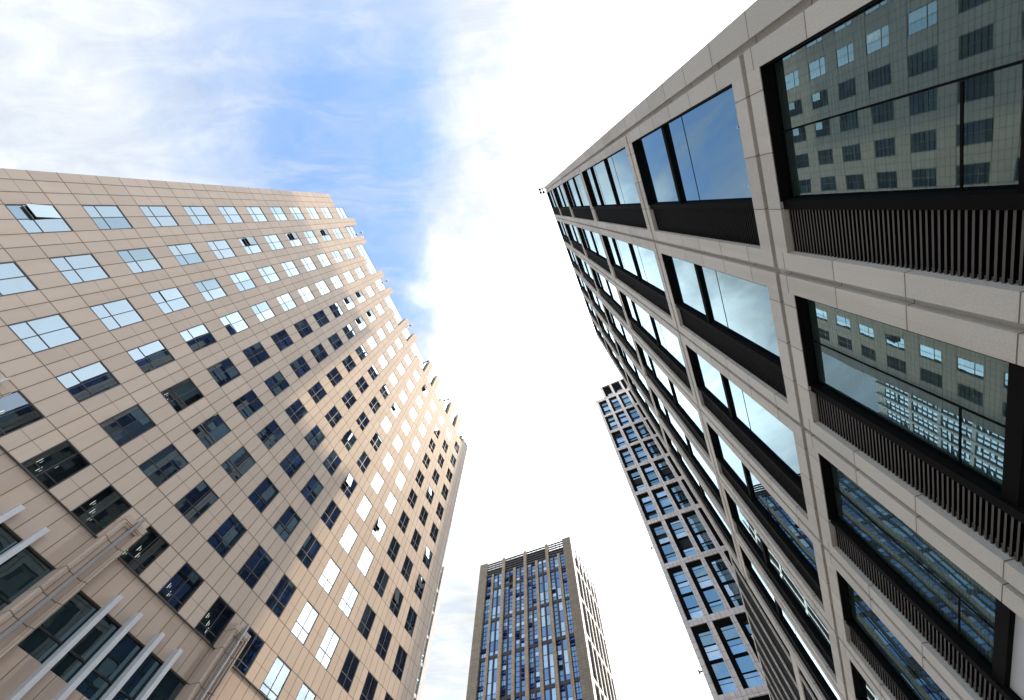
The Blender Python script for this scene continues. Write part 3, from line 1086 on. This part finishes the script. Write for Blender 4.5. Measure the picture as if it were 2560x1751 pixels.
# ================================================================== TWIN APARTMENT TOWER BEHIND THE BEIGE BUILDING
HS, NS = 150.0, 84.0
WS = 42.0
TW = thing('slab_tower', 'far pale tower of which only a thin strip shows behind the beige building', 'tower', (LM @ Vector((158.0 - WS, NS, 0))), AZ_L)
b = MB(MAT['slab'])
b.box(0, WS, 0.9, 24.0, 0, HS)
b.build('wall', TW)
xs_ = [0.0, 3.0]
q = 7.5
while q < WS - 6:
    xs_ += [q, q + 1.1]
    q += 5.6
xs_ += [WS - 3.4, WS]
for a, c in zip(xs_[0::2], xs_[1::2]):
    b = MB(MAT['slab'])
    b.box(a, c, 0.0, 0.899, 0, HS)
    b.build('pilaster', TW)
for gi in range(13):
    zb = 4.0 + gi * 11.0
    b = MB(MAT['slab'])
    for c, a2 in zip(xs_[1:-1:2], xs_[2::2]):
        b.box(c, a2, 0.25, 0.899, zb - 1.2, zb)
    b.build('spandrel', TW)
    for c, a2 in zip(xs_[1:-1:2], xs_[2::2]):
        fb, pb = MB(MAT['frame']), MB([MAT['mirror'], MAT['room']])
        m_ = (c + a2) / 2
        fb.box(m_ - 0.15, m_ + 0.15, 0.3, 0.899, zb, zb + 9.8)
        for xa, xb in ((c, m_ - 0.15), (m_ + 0.15, a2)):
            for r in range(5):
                za, zz = zb + r * 1.96, zb + (r + 1) * 1.96 - 0.08
                fb.box(xa, xb, 0.4, 0.899, zz, zz + 0.08)
                if random.random() < 0.13:
                    pb.quad((xa, 0.1, za + 0.2), (xb, 0.1, za + 0.2), (xb, 0.6, zz), (xa, 0.6, zz))
                    pb.quad((xa, 0.8, za), (xb, 0.8, za), (xb, 0.8, zz), (xa, 0.8, zz), 1)
                else:
                    pane(pb, xa, xb, 0.6, za, zz, 0, 0.004)
        w = fb.build('window', TW)
        pb.build('pane', w)

# ================================================================== BLUE GLASS TOWER BEHIND THE GRANITE ONE (seen in the mirror windows, throws the shade)
GK = 0.80 * DL
gx = Vector((math.cos(AZ_L), math.sin(AZ_L), 0))
gn = Vector((-math.sin(AZ_L), math.cos(AZ_L), 0))
GT = thing('glass_tower', 'dark blue glass tower standing behind the granite tower, mirrored in the beige building', 'tower', gn * -GK, AZ_L + math.pi)
blocks = [(-0.112, 0.034, 3.22), (0.034, 1.698, 4.98), (1.698, 2.081, 4.22)]
for a, c, hh in blocks:
    x0, x1, z1 = -c * DL, -a * DL, hh * DL + EYE
    b = MB([MAT['room'], MAT['roof']])
    b.box(x0 + 0.05, x1 - 0.05, 0.5, 18.0, 0, z1 - 0.4, 0)
    b.box(x0 + 0.05, x1 - 0.05, 0.5, 18.0, z1 - 0.4, z1 - 0.1, 1)
    b.build('core', GT)
    n_ = max(1, round((x1 - x0) / 4.4))
    for q in range(n_):
        xa, xb = x0 + (x1 - x0) * q / n_, x0 + (x1 - x0) * (q + 1) / n_
        b = MB(MAT['post'])
        b.box(xa + 0.002, xa + 0.5, -0.25, 0.49, 0, z1)
        b.build('pier', GT)
        fb, pb = MB(MAT['post']), MB([MAT['navy'], MAT['gc'], MAT['tower']])
        z = 3.0
        r = 0
        while z < z1 - 2:
            zt = min(z + 3.5, z1 - 0.2)
            fb.box(xa + 0.502, xb, 0.05, 0.49, z, z + (0.9 if r % 3 == 0 else 0.25))
            xm = (xa + 0.5 + xb) / 2
            for xp, xq in ((xa + 0.502, xm - 0.05), (xm + 0.05, xb)):
                pane(pb, xp, xq, 0.3, z + (0.9 if r % 3 == 0 else 0.25), zt, random.choice((0, 0, 0, 1, 2)), 0.003)
            fb.box(xm - 0.05, xm + 0.05, 0.15, 0.49, z + 0.9, zt)
            z += 3.5
            r += 1
        w = fb.build('window_strip', GT)
        pb.build('pane', w)

# ================================================================== DARK NARROW TOWER BETWEEN THE GRANITE TOWER'S WING AND THE PALE TOWER
NT = thing('narrow_tower', 'narrow dark glass tower hidden by the granite tower corner, mirrored in the far end windows', 'tower', gn * -12.95 + gx * 66.2, AZ_L + math.pi - math.radians(11.3))
b = MB([MAT['room'], MAT['roof']])
b.box(-15.3, -0.2, 0.5, 5.4, 0, 132.0, 0)
b.box(-15.3, -0.2, 0.5, 5.4, 132.001, 132.4, 1)
b.build('core', NT)
for q in range(5):
    x = -q * 3.85
    b = MB(MAT['post'])
    b.box(x - 0.6, x, -0.2, 0.49, 0, 133.0)
    b.build('pier', NT)
for q in range(4):
    x1 = -0.6 - q * 3.85
    x0 = x1 - 3.25
    fb, pb = MB(MAT['post']), MB([MAT['navy'], MAT['gc'], MAT['tower']])
    for r in range(38):
        z = 1.0 + r * 3.45
        fb.box(x0, x1, 0.05, 0.49, z, z + 0.6)
        for xa, xb in ((x0, (x0 + x1) / 2 - 0.05), ((x0 + x1) / 2 + 0.05, x1)):
            pane(pb, xa, xb, 0.3, z + 0.6, z + 3.45, random.choice((0, 0, 1, 2)), 0.004)
        fb.box((x0 + x1) / 2 - 0.05, (x0 + x1) / 2 + 0.05, 0.15, 0.49, z + 0.6, z + 3.45)
    w = fb.build('window_strip', NT)
    pb.build('pane', w)
